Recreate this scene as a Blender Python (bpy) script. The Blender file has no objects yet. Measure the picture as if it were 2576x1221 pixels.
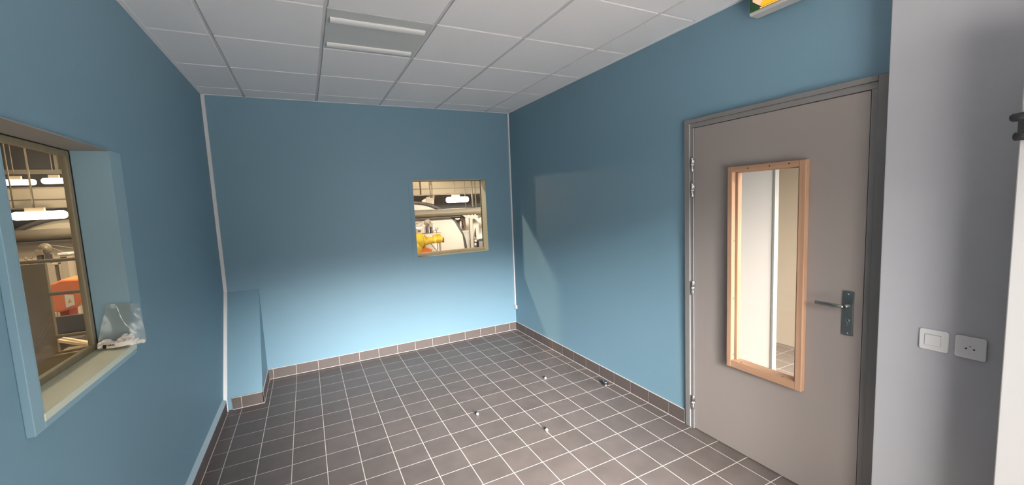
import bpy, bmesh, math, random
from mathutils import Vector, Matrix
random.seed(7)
S = bpy.context.scene
C = S.collection

# ------------------------------------------------------------------ camera
cam_data = bpy.data.cameras.new('camera')
cam_data.sensor_fit = 'HORIZONTAL'
cam_data.sensor_width = 36.0
cam_data.lens = 36.0 * 1025.51 / 2576.0
cam_data.clip_start = 0.02
cam = bpy.data.objects.new('camera', cam_data)
C.objects.link(cam)
RC = [[0.89113, 0.08573, -0.44557], [-0.45138, 0.06741, -0.88978], [-0.04625, 0.99403, 0.09877]]
M = Matrix(RC).to_4x4()
M.translation = (-2.284, -4.5453, 1.6213)
cam.matrix_world = M
S.camera = cam

# ------------------------------------------------------------------ view
S.view_settings.view_transform = 'Standard'
S.view_settings.look = 'None'
S.view_settings.gamma = 1.0
S.view_settings.use_curve_mapping = False
S.view_settings.exposure = 0.06
S.cycles.use_denoising = True
S.cycles.max_bounces = 10
S.cycles.diffuse_bounces = 6
S.cycles.transparent_max_bounces = 12
S.cycles.sample_clamp_indirect = 6.0
S.cycles.caustics_reflective = False
S.cycles.caustics_refractive = False

# ------------------------------------------------------------------ world: overcast sky, brighter to the south-west
W = bpy.data.worlds.new('overcast_sky')
S.world = W
W.use_nodes = True
nt = W.node_tree
nt.nodes.clear()
n_out = nt.nodes.new('ShaderNodeOutputWorld')
n_bg = nt.nodes.new('ShaderNodeBackground')
n_tc = nt.nodes.new('ShaderNodeTexCoord')
n_sep = nt.nodes.new('ShaderNodeSeparateXYZ')
nt.links.new(n_tc.outputs['Generated'], n_sep.inputs[0])
n_el = nt.nodes.new('ShaderNodeMapRange')          # elevation: low haze to bright sky
n_el.interpolation_type = 'SMOOTHSTEP'
n_el.inputs['From Min'].default_value = 0.15
n_el.inputs['From Max'].default_value = 0.24
n_el.inputs['To Min'].default_value = 0.05
n_el.inputs['To Max'].default_value = 1.0
nt.links.new(n_sep.outputs['Z'], n_el.inputs['Value'])
n_dot = nt.nodes.new('ShaderNodeVectorMath')
n_dot.operation = 'DOT_PRODUCT'
nt.links.new(n_tc.outputs['Generated'], n_dot.inputs[0])
n_dot.inputs[1].default_value = Vector((-0.042, -0.95, 0.28)).normalized()
n_az = nt.nodes.new('ShaderNodeMapRange')          # the bright part of the cloud cover
n_az.interpolation_type = 'SMOOTHSTEP'
n_az.inputs['From Min'].default_value = 0.90
n_az.inputs['From Max'].default_value = 0.99
n_az.inputs['To Min'].default_value = 0.17
n_az.inputs['To Max'].default_value = 1.5
nt.links.new(n_dot.outputs['Value'], n_az.inputs['Value'])
n_up = nt.nodes.new('ShaderNodeMapRange')          # thicker, dimmer cloud overhead
n_up.interpolation_type = 'SMOOTHSTEP'
n_up.inputs['From Min'].default_value = 0.36
n_up.inputs['From Max'].default_value = 0.60
n_up.inputs['To Min'].default_value = 1.0
n_up.inputs['To Max'].default_value = 0.30
nt.links.new(n_sep.outputs['Z'], n_up.inputs['Value'])
n_band = nt.nodes.new('ShaderNodeMath')
n_band.operation = 'MULTIPLY'
nt.links.new(n_el.outputs[0], n_band.inputs[0])
nt.links.new(n_up.outputs[0], n_band.inputs[1])
n_mul = nt.nodes.new('ShaderNodeMath')
n_mul.operation = 'MULTIPLY'
nt.links.new(n_band.outputs[0], n_mul.inputs[0])
nt.links.new(n_az.outputs[0], n_mul.inputs[1])
n_str = nt.nodes.new('ShaderNodeMath')
n_str.operation = 'MULTIPLY'
n_str.inputs[1].default_value = 150.0
nt.links.new(n_mul.outputs[0], n_str.inputs[0])
nt.links.new(n_str.outputs[0], n_bg.inputs['Strength'])
n_bg.inputs['Color'].default_value = (0.985, 0.965, 0.93, 1)
nt.links.new(n_bg.outputs[0], n_out.inputs[0])


def light(name, kind, loc, rot, power, color, sx=1.0, sy=1.0, portal=False):
    d = bpy.data.lights.new(name, kind)
    d.energy = power
    d.color = color
    if kind == 'AREA':
        d.shape = 'RECTANGLE'
        d.size = sx
        d.size_y = sy
        d.cycles.is_portal = portal
    o = bpy.data.objects.new(name, d)
    C.objects.link(o)
    o.location = loc
    o.rotation_euler = rot
    return o


PI = math.pi
# sky portals in the two outside openings (they only guide sampling of the sky)
DX0, DX1, DY, DH = -1.85, -0.62, -5.10, 2.12      # outside doorway of the room
light('door_portal', 'AREA', ((DX0 + DX1) / 2, DY - 0.16, DH / 2), (PI / 2, 0, 0), 1, (1, 1, 1), DX1 - DX0, DH, True)
light('corridor_portal', 'AREA', (0.72, -5.12, 1.1), (PI / 2, 0, 0), 1, (1, 1, 1), 1.2, 2.2, True)
# unseen warm lights added for hall and left sill; one makes the wall patch
WARM = (1.0, 0.80, 0.55)
for lx, ly, lp, ls in [(-0.2, 0.9, 14, 1.0), (-5.5, 0.9, 26, 1.0), (1.6, 5.6, 25, 1.0), (-4.5, 5.9, 25, 1.0), (-3.35, 2.3, 330, 0.35), (-6.0, -1.9, 120, 0.8)]:
    light('unseen_hall_light', 'AREA', (lx, ly, 4.0 if ly > 0 else 3.1), (0, 0, 0), lp, WARM, ls, ls * 0.8)


# ------------------------------------------------------------------ helpers
def lin(c):
    return tuple(((v / 255.0) / 12.92 if v / 255.0 <= 0.04045 else ((v / 255.0 + 0.055) / 1.055) ** 2.4) for v in c)


def mat(name, col, rough=0.6, metal=0.0, emit=None, es=0.0, spec=0.5, noise=0.0, nscale=8.0, bump=0.0, bscale=200.0):
    m = bpy.data.materials.new(name)
    m.use_nodes = True
    t = m.node_tree
    b = t.nodes['Principled BSDF']
    b.inputs['Base Color'].default_value = (*col, 1)
    b.inputs['Roughness'].default_value = rough
    b.inputs['Metallic'].default_value = metal
    b.inputs['Specular IOR Level'].default_value = spec
    if emit is not None:
        b.inputs['Emission Color'].default_value = (*emit, 1)
        b.inputs['Emission Strength'].default_value = es
    tc = t.nodes.new('ShaderNodeTexCoord')
    if noise > 0:
        nz = t.nodes.new('ShaderNodeTexNoise')
        nz.inputs['Scale'].default_value = nscale
        nz.inputs['Detail'].default_value = 4
        t.links.new(tc.outputs['Object'], nz.inputs['Vector'])
        mr = t.nodes.new('ShaderNodeMapRange')
        mr.inputs['To Min'].default_value = 1 - noise
        mr.inputs['To Max'].default_value = 1 + noise
        t.links.new(nz.outputs['Fac'], mr.inputs['Value'])
        mx = t.nodes.new('ShaderNodeVectorMath')
        mx.operation = 'SCALE'
        mx.inputs[0].default_value = col
        t.links.new(mr.outputs[0], mx.inputs['Scale'])
        t.links.new(mx.outputs[0], b.inputs['Base Color'])
    if bump > 0:
        nb = t.nodes.new('ShaderNodeTexNoise')
        nb.inputs['Scale'].default_value = bscale
        t.links.new(tc.outputs['Object'], nb.inputs['Vector'])
        bp = t.nodes.new('ShaderNodeBump')
        bp.inputs['Strength'].default_value = bump
        bp.inputs['Distance'].default_value = 0.002
        t.links.new(nb.outputs['Fac'], bp.inputs['Height'])
        t.links.new(bp.outputs[0], b.inputs['Normal'])
    return m


def glass(name, gloss=0.06, tint=(0.98, 0.975, 0.965)):
    m = bpy.data.materials.new(name)
    m.use_nodes = True
    t = m.node_tree
    t.nodes.clear()
    o = t.nodes.new('ShaderNodeOutputMaterial')
    tr = t.nodes.new('ShaderNodeBsdfTransparent')
    tr.inputs[0].default_value = (*tint, 1)
    g = t.nodes.new('ShaderNodeBsdfGlossy')
    g.inputs['Roughness'].default_value = 0.02
    mx = t.nodes.new('ShaderNodeMixShader')
    lw = t.nodes.new('ShaderNodeLayerWeight')
    pw = t.nodes.new('ShaderNodeMath')
    pw.operation = 'POWER'
    pw.inputs[1].default_value = 4.0
    t.links.new(lw.outputs['Facing'], pw.inputs[0])
    ma = t.nodes.new('ShaderNodeMath')
    ma.operation = 'MULTIPLY_ADD'
    ma.inputs[1].default_value = 0.3
    ma.inputs[2].default_value = gloss * 0.4
    t.links.new(pw.outputs[0], ma.inputs[0])
    t.links.new(ma.outputs[0], mx.inputs[0])
    t.links.new(tr.outputs[0], mx.inputs[1])
    t.links.new(g.outputs[0], mx.inputs[2])
    t.links.new(mx.outputs[0], o.inputs[0])
    return m


def wood(name, col, dark, axis='Z'):
    m = bpy.data.materials.new(name)
    m.use_nodes = True
    t = m.node_tree
    b = t.nodes['Principled BSDF']
    b.inputs['Roughness'].default_value = 0.5
    tc = t.nodes.new('ShaderNodeTexCoord')
    mp = t.nodes.new('ShaderNodeMapping')
    sc = {'X': (2, 45, 45), 'Y': (45, 2, 45), 'Z': (45, 45, 2)}[axis]
    mp.inputs['Scale'].default_value = sc
    t.links.new(tc.outputs['Object'], mp.inputs[0])
    nz = t.nodes.new('ShaderNodeTexNoise')
    nz.inputs['Scale'].default_value = 1.0
    nz.inputs['Detail'].default_value = 6
    nz.inputs['Distortion'].default_value = 0.6
    t.links.new(mp.outputs[0], nz.inputs['Vector'])
    cr = t.nodes.new('ShaderNodeValToRGB')
    cr.color_ramp.elements[0].position = 0.3
    cr.color_ramp.elements[0].color = (*dark, 1)
    cr.color_ramp.elements[1].position = 0.62
    cr.color_ramp.elements[1].color = (*col, 1)
    t.links.new(nz.outputs['Fac'], cr.inputs[0])
    t.links.new(cr.outputs[0], b.inputs['Base Color'])
    return m


def box(bm, x0, x1, y0, y1, z0, z1, mi=0):
    vs = [bm.verts.new(p) for p in ((x0, y0, z0), (x1, y0, z0), (x1, y1, z0), (x0, y1, z0), (x0, y0, z1), (x1, y0, z1), (x1, y1, z1), (x0, y1, z1))]
    for q in ((0, 3, 2, 1), (4, 5, 6, 7), (0, 1, 5, 4), (1, 2, 6, 5), (2, 3, 7, 6), (3, 0, 4, 7)):
        f = bm.faces.new([vs[i] for i in q])
        f.material_index = mi
    return vs


def basis(d):
    d = Vector(d).normalized()
    a = Vector((0, 0, 1)) if abs(d.z) < 0.9 else Vector((1, 0, 0))
    u = d.cross(a).normalized()
    return u, d.cross(u).normalized()


def tube(bm, pts, rad, n=16, mi=0, cap=True):
    """A round section swept along points; rad is one radius or one per point."""
    pts = [Vector(p) for p in pts]
    rs = rad if isinstance(rad, (list, tuple)) else [rad] * len(pts)
    rings = []
    u = v = None
    for i, p in enumerate(pts):
        d = (pts[min(i + 1, len(pts) - 1)] - pts[max(i - 1, 0)]).normalized()
        if u is None:
            u, v = basis(d)
        else:
            u = (u - d * u.dot(d)).normalized()
            v = d.cross(u)
        rings.append([bm.verts.new(p + rs[i] * (u * math.cos(2 * PI * k / n) + v * math.sin(2 * PI * k / n))) for k in range(n)])
    for a, b in zip(rings, rings[1:]):
        for k in range(n):
            f = bm.faces.new((a[k], a[(k + 1) % n], b[(k + 1) % n], b[k]))
            f.smooth = True
            f.material_index = mi
    if cap:
        for r in (rings[0][::-1], rings[-1]):
            f = bm.faces.new(r)
            f.material_index = mi


def lathe(bm, c, axis, prof, n=24, mi=0):
    """prof: (radius, height along axis) pairs."""
    c = Vector(c)
    ax = Vector(axis).normalized()
    u, v = basis(ax)
    rings = [[bm.verts.new(c + ax * h + r * (u * math.cos(2 * PI * k / n) + v * math.sin(2 * PI * k / n))) for k in range(n)] for r, h in prof]
    for a, b in zip(rings, rings[1:]):
        for k in range(n):
            f = bm.faces.new((a[k], a[(k + 1) % n], b[(k + 1) % n], b[k]))
            f.smooth = True
            f.material_index = mi
    for r in (rings[0][::-1], rings[-1]):
        f = bm.faces.new(r)
        f.material_index = mi


def prism(bm, poly, d, mi=0):
    """poly: 3-D points of a flat outline, extruded by vector d."""
    d = Vector(d)
    a = [bm.verts.new(p) for p in poly]
    b = [bm.verts.new(Vector(p) + d) for p in poly]
    fs = [bm.faces.new(a[::-1]), bm.faces.new(b)]
    for k in range(len(a)):
        fs.append(bm.faces.new((a[k], a[(k + 1) % len(a)], b[(k + 1) % len(a)], b[k])))
    for f in fs:
        f.material_index = mi


def ico(bm, c, r, sub=2, scale=(1, 1, 1), jit=0.0):
    res = bmesh.ops.create_icosphere(bm, subdivisions=sub, radius=r)
    for v in res['verts']:
        k = 1 + random.uniform(-jit, jit)
        v.co = Vector((v.co.x * scale[0] * k, v.co.y * scale[1] * k, v.co.z * scale[2] * k)) + Vector(c)
        for f in v.link_faces:
            f.smooth = True


def world_loc(o):
    p = Vector((0, 0, 0))
    while o is not None:
        p += o.location
        o = o.parent
    return p


def obj(name, bm, m, parent=None, bevel=0.0, seg=2, loc=None, label=None):
    """Links one mesh object; the mesh is given in world coordinates."""
    bmesh.ops.recalc_face_normals(bm, faces=bm.faces)
    if parent is not None:
        base = world_loc(parent)
        loc = Vector((0, 0, 0))
    else:
        loc = Vector(loc) if loc is not None else Vector((0, 0, 0))
        base = loc
    for v in bm.verts:
        v.co -= base
    me = bpy.data.meshes.new(name)
    bm.to_mesh(me)
    bm.free()
    for x in (m if isinstance(m, (list, tuple)) else [m]):
        me.materials.append(x)
    o = bpy.data.objects.new(name, me)
    C.objects.link(o)
    o.location = loc
    if parent is not None:
        o.parent = parent
    if label:
        o['label'] = label
    if bevel > 0:
        md = o.modifiers.new('bevel', 'BEVEL')
        md.width = bevel
        md.segments = seg
        md.limit_method = 'ANGLE'
        md.harden_normals = False
    return o


def N():
    return bmesh.new()


def thing(name, label, cat, loc, group=None):
    o = bpy.data.objects.new(name, None)
    C.objects.link(o)
    o.location = loc
    o.empty_display_size = 0.1
    o['label'] = label
    o['category'] = cat
    if group:
        o['group'] = group
    return o


def tag(o, label, cat, group=None, kind=None):
    o['label'] = label
    o['category'] = cat
    if group:
        o['group'] = group
    if kind:
        o['kind'] = kind
    return o


def struct(name, bm, m, parent=None, label=None, **k):
    o = obj(name, bm, m, parent, **k)
    if parent is None:
        o['kind'] = 'structure'
        if label:
            o['label'] = label
    return o


def struct_empty(name, loc, label):
    o = bpy.data.objects.new(name, None)
    C.objects.link(o)
    o.location = loc
    o.empty_display_size = 0.1
    o['kind'] = 'structure'
    o['label'] = label
    return o


# ------------------------------------------------------------------ materials
PAINT = (0.165, 0.287, 0.365)
m_paint = mat('blue_wall_paint', PAINT, 0.55, noise=0.02, nscale=3, bump=0.15, bscale=350)
m_grey = mat('pale_grey_paint', (0.43, 0.43, 0.455), 0.6, noise=0.02, bump=0.1, bscale=350)
m_white = mat('white_paint', (0.80, 0.79, 0.77), 0.5)
m_white_trim = mat('white_trim', (0.78, 0.76, 0.76), 0.4)
m_ceil = mat('ceiling_tile', (0.93, 0.905, 0.91), 0.85, noise=0.02, nscale=60, bump=0.2, bscale=500)
m_grid = mat('ceiling_grid', (0.66, 0.65, 0.655), 0.5)
m_grout = mat('grout', (0.54, 0.49, 0.475), 0.8)
m_plastic = mat('white_plastic', (0.72, 0.71, 0.71), 0.3)
m_frame = mat('grey_door_frame', (0.195, 0.186, 0.184), 0.45)
m_leaf = mat('taupe_door_leaf', (0.27, 0.233, 0.220), 0.5, noise=0.015, nscale=4)
m_black = mat('black', (0.01, 0.01, 0.011), 0.5)
m_steel = mat('brushed_steel', (0.27, 0.29, 0.285), 0.35, 1.0)
m_chrome = mat('chrome', (0.8, 0.8, 0.8), 0.12, 1.0)
m_wood = wood('pale_pine', (0.41, 0.245, 0.155), (0.33, 0.185, 0.11), 'Z')
m_wood_h = wood('pale_pine_rail', (0.41, 0.245, 0.155), (0.33, 0.185, 0.11), 'Y')
m_knot = mat('wood_knot', (0.07, 0.03, 0.015), 0.6)
m_glass = glass('clear_glass')
m_beige = mat('beige_paint', (0.50, 0.42, 0.32), 0.6, noise=0.02)


def floor_material(name, ox, oy, base):
    m = bpy.data.materials.new(name)
    m.use_nodes = True
    t = m.node_tree
    b = t.nodes['Principled BSDF']
    tc = t.nodes.new('ShaderNodeTexCoord')
    sp = t.nodes.new('ShaderNodeSeparateXYZ')
    t.links.new(tc.outputs['Object'], sp.inputs[0])

    def math_n(op, a, bb=None):
        n = t.nodes.new('ShaderNodeMath')
        n.operation = op
        for i, x in enumerate((a, bb)):
            if x is None:
                continue
            if isinstance(x, (int, float)):
                n.inputs[i].default_value = x
            else:
                t.links.new(x, n.inputs[i])
        return n.outputs[0]
    masks, cells = [], []
    for ax, off in (('X', ox), ('Y', oy)):
        s = math_n('DIVIDE', math_n('SUBTRACT', sp.outputs[ax], off), 0.2)
        fr = math_n('FRACT', s)
        d = math_n('ABSOLUTE', math_n('SUBTRACT', fr, 0.5))      # 0.5 at a joint
        masks.append(math_n('GREATER_THAN', d, 0.5 - 0.0025 / 0.2))
        cells.append(math_n('FLOOR', s))
    joint = math_n('MAXIMUM', masks[0], masks[1])
    cb = t.nodes.new('ShaderNodeCombineXYZ')
    t.links.new(cells[0], cb.inputs[0])
    t.links.new(cells[1], cb.inputs[1])
    wn = t.nodes.new('ShaderNodeTexWhiteNoise')
    wn.noise_dimensions = '2D'
    t.links.new(cb.outputs[0], wn.inputs['Vector'])
    nz = t.nodes.new('ShaderNodeTexNoise')
    nz.inputs['Scale'].default_value = 9
    nz.inputs['Detail'].default_value = 6
    t.links.new(tc.outputs['Object'], nz.inputs['Vector'])
    k = math_n('ADD', math_n('MULTIPLY', wn.outputs['Value'], 0.12), math_n('MULTIPLY', nz.outputs['Fac'], 0.55))
    k = math_n('ADD', k, 0.665)
    sc = t.nodes.new('ShaderNodeVectorMath')
    sc.operation = 'SCALE'
    sc.inputs[0].default_value = base
    t.links.new(k, sc.inputs['Scale'])
    mx = t.nodes.new('ShaderNodeMix')
    mx.data_type = 'RGBA'
    t.links.new(joint, mx.inputs['Factor'])
    t.links.new(sc.outputs[0], mx.inputs['A'])
    mx.inputs['B'].default_value = (0.47, 0.425, 0.40, 1)
    t.links.new(mx.outputs['Result'], b.inputs['Base Color'])
    r = math_n('ADD', math_n('MULTIPLY', joint, 0.35), math_n('ADD', math_n('MULTIPLY', nz.outputs['Fac'], 0.15), 0.40))
    t.links.new(r, b.inputs['Roughness'])
    b.inputs['Specular IOR Level'].default_value = 0.5
    bp = t.nodes.new('ShaderNodeBump')
    bp.inputs['Strength'].default_value = 0.4
    bp.inputs['Distance'].default_value = 0.001
    inv = math_n('SUBTRACT', 1.0, joint)
    t.links.new(inv, bp.inputs['Height'])
    t.links.new(bp.outputs[0], b.inputs['Normal'])
    return m


A0, B0 = 0.0985, 0.0629
m_floor = floor_material('grey_floor_tile', -A0, -B0, (0.112, 0.092, 0.085))
m_skirt = mat('skirting_tile', (0.105, 0.083, 0.076), 0.55, noise=0.12, nscale=9)
m_floor_c = floor_material('corridor_floor_tile', 0.03, -0.02, (0.20, 0.16, 0.128))

# ------------------------------------------------------------------ room shell
H = 2.697
XL = -3.02                 # left wall plane
LEAN = 0.022               # the right wall leans out slightly at the top


def grid_wall(bm, plane, lo, hi, holes, thick, mi=0):
    """A wall slab with rectangular holes. plane: ('x'|'y', inner coordinate, outward sign)."""
    ax, val, sg = plane
    us = sorted({lo[0], hi[0], *[h[0] for h in holes], *[h[1] for h in holes]})
    zs = sorted({lo[1], hi[1], *[h[2] for h in holes], *[h[3] for h in holes]})
    a, b = sorted((val, val + sg * thick))
    for u0, u1 in zip(us, us[1:]):
        for z0, z1 in zip(zs, zs[1:]):
            cu, cz = (u0 + u1) / 2, (z0 + z1) / 2
            if any(h[0] < cu < h[1] and h[2] < cz < h[3] for h in holes):
                continue
            if ax == 'x':
                box(bm, a, b, u0, u1, z0, z1, mi)
            else:
                box(bm, u0, u1, a, b, z0, z1, mi)
    bmesh.ops.remove_doubles(bm, verts=bm.verts, dist=1e-5)
    seen = {}
    for f in list(bm.faces):                     # drop the faces between neighbouring blocks
        key = tuple(sorted(v.index for v in f.verts)) if False else tuple(sorted((round(v.co.x, 4), round(v.co.y, 4), round(v.co.z, 4)) for v in f.verts))
        seen.setdefault(key, []).append(f)
    kill = [f for fs in seen.values() if len(fs) > 1 for f in fs]
    bmesh.ops.delete(bm, geom=kill, context='FACES')


# floor
bm = N()
box(bm, -3.2, 0.12, -5.25, 0.0, -0.1, 0.0)
struct('floor', bm, m_floor, label='dark grey square tiled floor with pale joints')
# back wall with its window hole
BW = (-1.202, -0.330, 1.047, 1.912)
bm = N()
grid_wall(bm, ('y', 0.0, 1), (-3.145, 0), (0.14, 2.9), [BW], 0.174)
struct('wall_back', bm, m_paint, label='blue painted end wall with small square window')
# left wall with its window hole
LW = (-2.935, -2.222, 1.076, 1.917)
bm = N()
grid_wall(bm, ('x', XL, -1), (-5.25, 0), (0.0, 2.9), [LW], 0.125)
struct('wall_left', bm, m_paint, label='blue painted side wall with the deep window')
# right wall with the door hole
bm = N()
grid_wall(bm, ('x', 0.0, 1), (-5.25, 0), (0.0, 2.9), [(-3.66, -2.63, -1, 2.085)], 0.12)
for v in bm.verts:
    v.co.x += LEAN * v.co.z / H
struct('wall_right', bm, m_paint, label='blue painted wall with the taupe door')
# grey lining that projects beside the door
bm = N()
box(bm, -0.10, -0.0002, -5.10, -3.707, 0.0, H)
struct('wall_lining', bm, m_grey, label='pale grey projecting wall beside the door, carrying switch and socket', bevel=0.004)
# near wall with the outside doorway (behind the camera)
bm = N()
grid_wall(bm, ('y', DY, -1), (XL - 0.165, 0), (0.12, 2.9), [(DX0, DX1, -1, DH)], 0.14)
struct('wall_near', bm, m_grey)

# ceiling: recessed grid with drop-edge tiles
ceil = N()
U0, TU, V0, TV = -0.2914, 0.6008, -0.2707, 0.6052
ul = [U0 - TU * k for k in range(-1, 6)]
vl = [V0 - TV * k for k in range(-1, 10)]
g = 0.012
CX0, CX1, CY0, CY1 = XL + 0.02, 0.03, -5.10, 0.0
for i in range(len(ul) - 1):
    for j in range(len(vl) - 1):
        x0, x1 = max(ul[i + 1] + g, CX0), min(ul[i] - g, CX1)
        y0, y1 = max(vl[j + 1] + 0.009, CY0), min(vl[j] - 0.009, CY1 - 0.004)
        if x1 - x0 < 0.02 or y1 - y0 < 0.02:
            continue
        if abs((x0 + x1) / 2 + 1.7935) < 0.1 and abs((y0 + y1) / 2 + 1.7835) < 0.1:
            continue                              # the light fitting hangs here
        box(ceil, x0, x1, y0, y1, H, H + 0.018)
ceiling = struct('ceiling', ceil, m_ceil, label='white suspended ceiling of square drop-edge panels')
gb = N()
box(gb, XL, 0.1, -5.10, 0.0, H + 0.0085, H + 0.03)
obj('ceiling_grid', gb, m_grid, ceiling)
wa = N()
box(wa, XL, XL + 0.024, -5.10, 0.0, H - 0.003, H)
box(wa, -0.004, 0.03, -5.10, 0.0, H - 0.003, H)
box(wa, XL, 0.03, -0.022, 0.0, H - 0.003, H)
obj('wall_angle', wa, m_ceil, ceiling)
bm = N()
box(bm, XL - 0.165, 0.14, -5.25, 0.174, 2.9, 3.0)
struct('roof_slab', bm, m_white)


# ---------------------------------------------------------- skirting tiles
def skirting(name, axis, lines, lo, hi, face, depth, sg, h=0.098, label=None):
    """Tiles along one wall; face is the visible plane, depth runs from it back to the wall (sign sg)."""
    bm = N()
    cuts = sorted([lo, hi] + [c for c in lines if lo + 0.012 < c < hi - 0.012])
    j = 0.0017
    for a, b in zip(cuts, cuts[1:]):
        a2, b2 = a + (j if a != lo else 0.001), b - (j if b != hi else 0.001)
        p, q = sorted((face, face + sg * depth))
        if axis == 'x':
            box(bm, a2, b2, p, q, 0.003, h, 0)
        else:
            box(bm, p, q, a2, b2, 0.003, h, 0)
    p, q = sorted((face + sg * 0.0008, face + sg * depth))       # grout between and above
    r, s = sorted((face - sg * 0.003, face + sg * depth))        # fillet on the floor
    if axis == 'x':
        box(bm, lo, hi, p, q, 0.0, h - 0.001, 1)
        box(bm, lo, hi, p, q, h, h + 0.004, 1)
        box(bm, lo, hi, r, s, 0.0, 0.004, 1)
    else:
        box(bm, p, q, lo, hi, 0.0, h - 0.001, 1)
        box(bm, p, q, lo, hi, h, h + 0.004, 1)
        box(bm, r, s, lo, hi, 0.0, 0.004, 1)
    if name == 'baseboard_right':                                 # pale end joint against the door frame
        box(bm, p, q, lo - 0.004, lo, 0.0, h + 0.002, 1)
    return struct(name, bm, [m_skirt, m_grout], label=label)


xs = [-A0 - 0.2 * k for k in range(-1, 16)]
ys = [-B0 - 0.2 * k for k in range(0, 26)]
WX = -2.744                       # right side of the sloped boxing
skirting('baseboard_back', 'x', xs, WX, 0.0, -0.009, 0.009, 1, label='grey tile skirting along the end wall')
skirting('baseboard_right', 'y', ys, -2.605, -0.009, -0.008, 0.008, 1, label='grey tile skirting along the wall with the door')
b = skirting('baseboard_left', 'y', ys, -5.10, -0.60, -2.994, 0.026, -1, label='grey tile skirting along the window wall')
lb = N()                          # painted ledge on top of the left skirting
prism(lb, [(-2.993, -5.10, 0.098), (-2.994, -5.10, 0.103), (XL, -5.10, 0.118), (XL, -5.10, 0.098)], (0, 4.51, 0))
obj('ledge', lb, mat('pale_blue_ledge', (0.40, 0.49, 0.54), 0.5), b, label='pale blue painted ledge on top of the skirting')

# sloped boxing in the far left corner
bm = N()
prism(bm, [(XL, 0.0, 0.0), (XL, -0.541, 0.0), (XL, -0.535, 0.1), (XL, 0.0, 0.905)], (WX - XL, 0, 0))
struct('wall_boxing', bm, m_paint, label='low blue sloped boxing in the far left corner')
skirting('baseboard_boxing_front', 'x', xs, -2.965, WX + 0.007, -0.552, 0.011, 1, label='grey tile skirting across the front of the boxing')
skirting('baseboard_boxing_side', 'y', ys, -0.552, -0.009, WX + 0.008, 0.008, -1, label='grey tile skirting on the side of the boxing')

# white corner strips
bm = N()
sec = [(0, 0), (0.026, 0), (0.026, 0.022), (0, 0.022)]


def corner_strip(bm, path, w, d):
    rings = []
    for (x, y, z), (ny, nz) in path:
        rings.append([bm.verts.new((x, y, z)), bm.verts.new((x + w, y, z)), bm.verts.new((x + w, y + ny * d, z + nz * d)), bm.verts.new((x, y + ny * d, z + nz * d))])
    for a, b in zip(rings, rings[1:]):
        for k in range(4):
            bm.faces.new((a[k], a[(k + 1) % 4], b[(k + 1) % 4], b[k]))
    bm.faces.new(rings[0][::-1])
    bm.faces.new(rings[-1])


sl = Vector((0, -0.535, 0.1 - 0.905)).normalized()
nrm = (-0.832, 0.555)
corner_strip(bm, [((XL, 0.0, H), (-1, 0)), ((XL, 0.0, 0.912), (-0.95, 0.3)), ((XL, -0.541, 0.098), (-0.95, 0.3)), ((XL, -0.552, 0.0), (-1, 0))], 0.026, 0.022)
struct('trim_1', bm, m_white_trim, label='white strip down the far left corner and over the sloped boxing')
tr = thing('cable_trunking', 'white cable trunking down the far right corner ending in a small box', 'cable trunking', (0.0, 0.0, 0.285))
bm = N()
vs = box(bm, -0.014, 0.002, -0.014, -0.0, 0.318, H - 0.003)
for v in bm.verts:
    v.co.x += LEAN * max(0, v.co.z) / H * 0.9
obj('trunking', bm, m_white_trim, tr)
bm = N()
box(bm, -0.004, 0.0, -0.052, -0.006, 0.283, 0.322)
box(bm, -0.026, -0.004, -0.058, -0.003, 0.281, 0.324)
obj('junction_box', bm, m_plastic, tr, bevel=0.003)

# ------------------------------------------------------------------ window in the end wall
w2 = struct_empty('window_2', (-0.766, 0.0, 1.047), 'small square inner window in the end wall')
bm = N()
x0, x1, z0, z1 = BW
cw, pr = 0.048, 0.0035
for r in ((x0 - cw, x1 + cw, z1, z1 + cw), (x0 - cw, x1 + cw, z0 - cw + 0.006, z0), (x0 - cw, x0, z0, z1), (x1, x1 + cw, z0, z1)):
    box(bm, r[0], r[1], -pr, 0.0, r[2], r[3])
obj('casing', bm, m_paint, w2)
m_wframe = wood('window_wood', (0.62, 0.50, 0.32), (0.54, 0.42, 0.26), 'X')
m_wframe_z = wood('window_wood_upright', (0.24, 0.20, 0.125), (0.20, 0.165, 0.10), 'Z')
m_reveal = mat('pale_green_reveal', (0.42, 0.44, 0.36), 0.5)
bm = N()
box(bm, x0, x1, 0.0, 0.174, z0, z0 + 0.004)
box(bm, x1 - 0.003, x1, 0.0, 0.174, z0, z1)
box(bm, x0, x0 + 0.003, 0.0, 0.174, z0, z1)
box(bm, x0, x1, 0.0, 0.174, z1 - 0.003, z1)
obj('reveal', bm, m_reveal, w2)
bm = N()
for r in ((x0, x1, z0, z0 + 0.034), (x0, x1, z1 - 0.006, z1), (x0, x0 + 0.006, z0, z1), (x1 - 0.006, x1, z0, z1)):
    box(bm, r[0], r[1], 0.13, 0.172, r[2], r[3])
obj('window_frame', bm, m_wframe, w2, bevel=0.003)
bm = N()
for r in ((x0 + .006, x1 - .006, z1 - 0.011, z1 - .006), (x1 - 0.012, x1 - .006, z0 + .034, z1 - .006)):
    box(bm, r[0], r[1], 0.140, 0.150, r[2], r[3])
obj('gasket', bm, m_black, w2)
bm = N()
box(bm, x0 + 0.004, x1 - 0.004, 0.150, 0.156, z0 + 0.02, z1 - 0.004)
obj('pane', bm, m_glass, w2)
bm = N()
box(bm, x0 - 0.1, x1 + 0.05, 0.176, 0.30, z0 - 0.03, z0 + 0.002)
obj('outer_sill', bm, m_wframe, w2, bevel=0.004)

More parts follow.
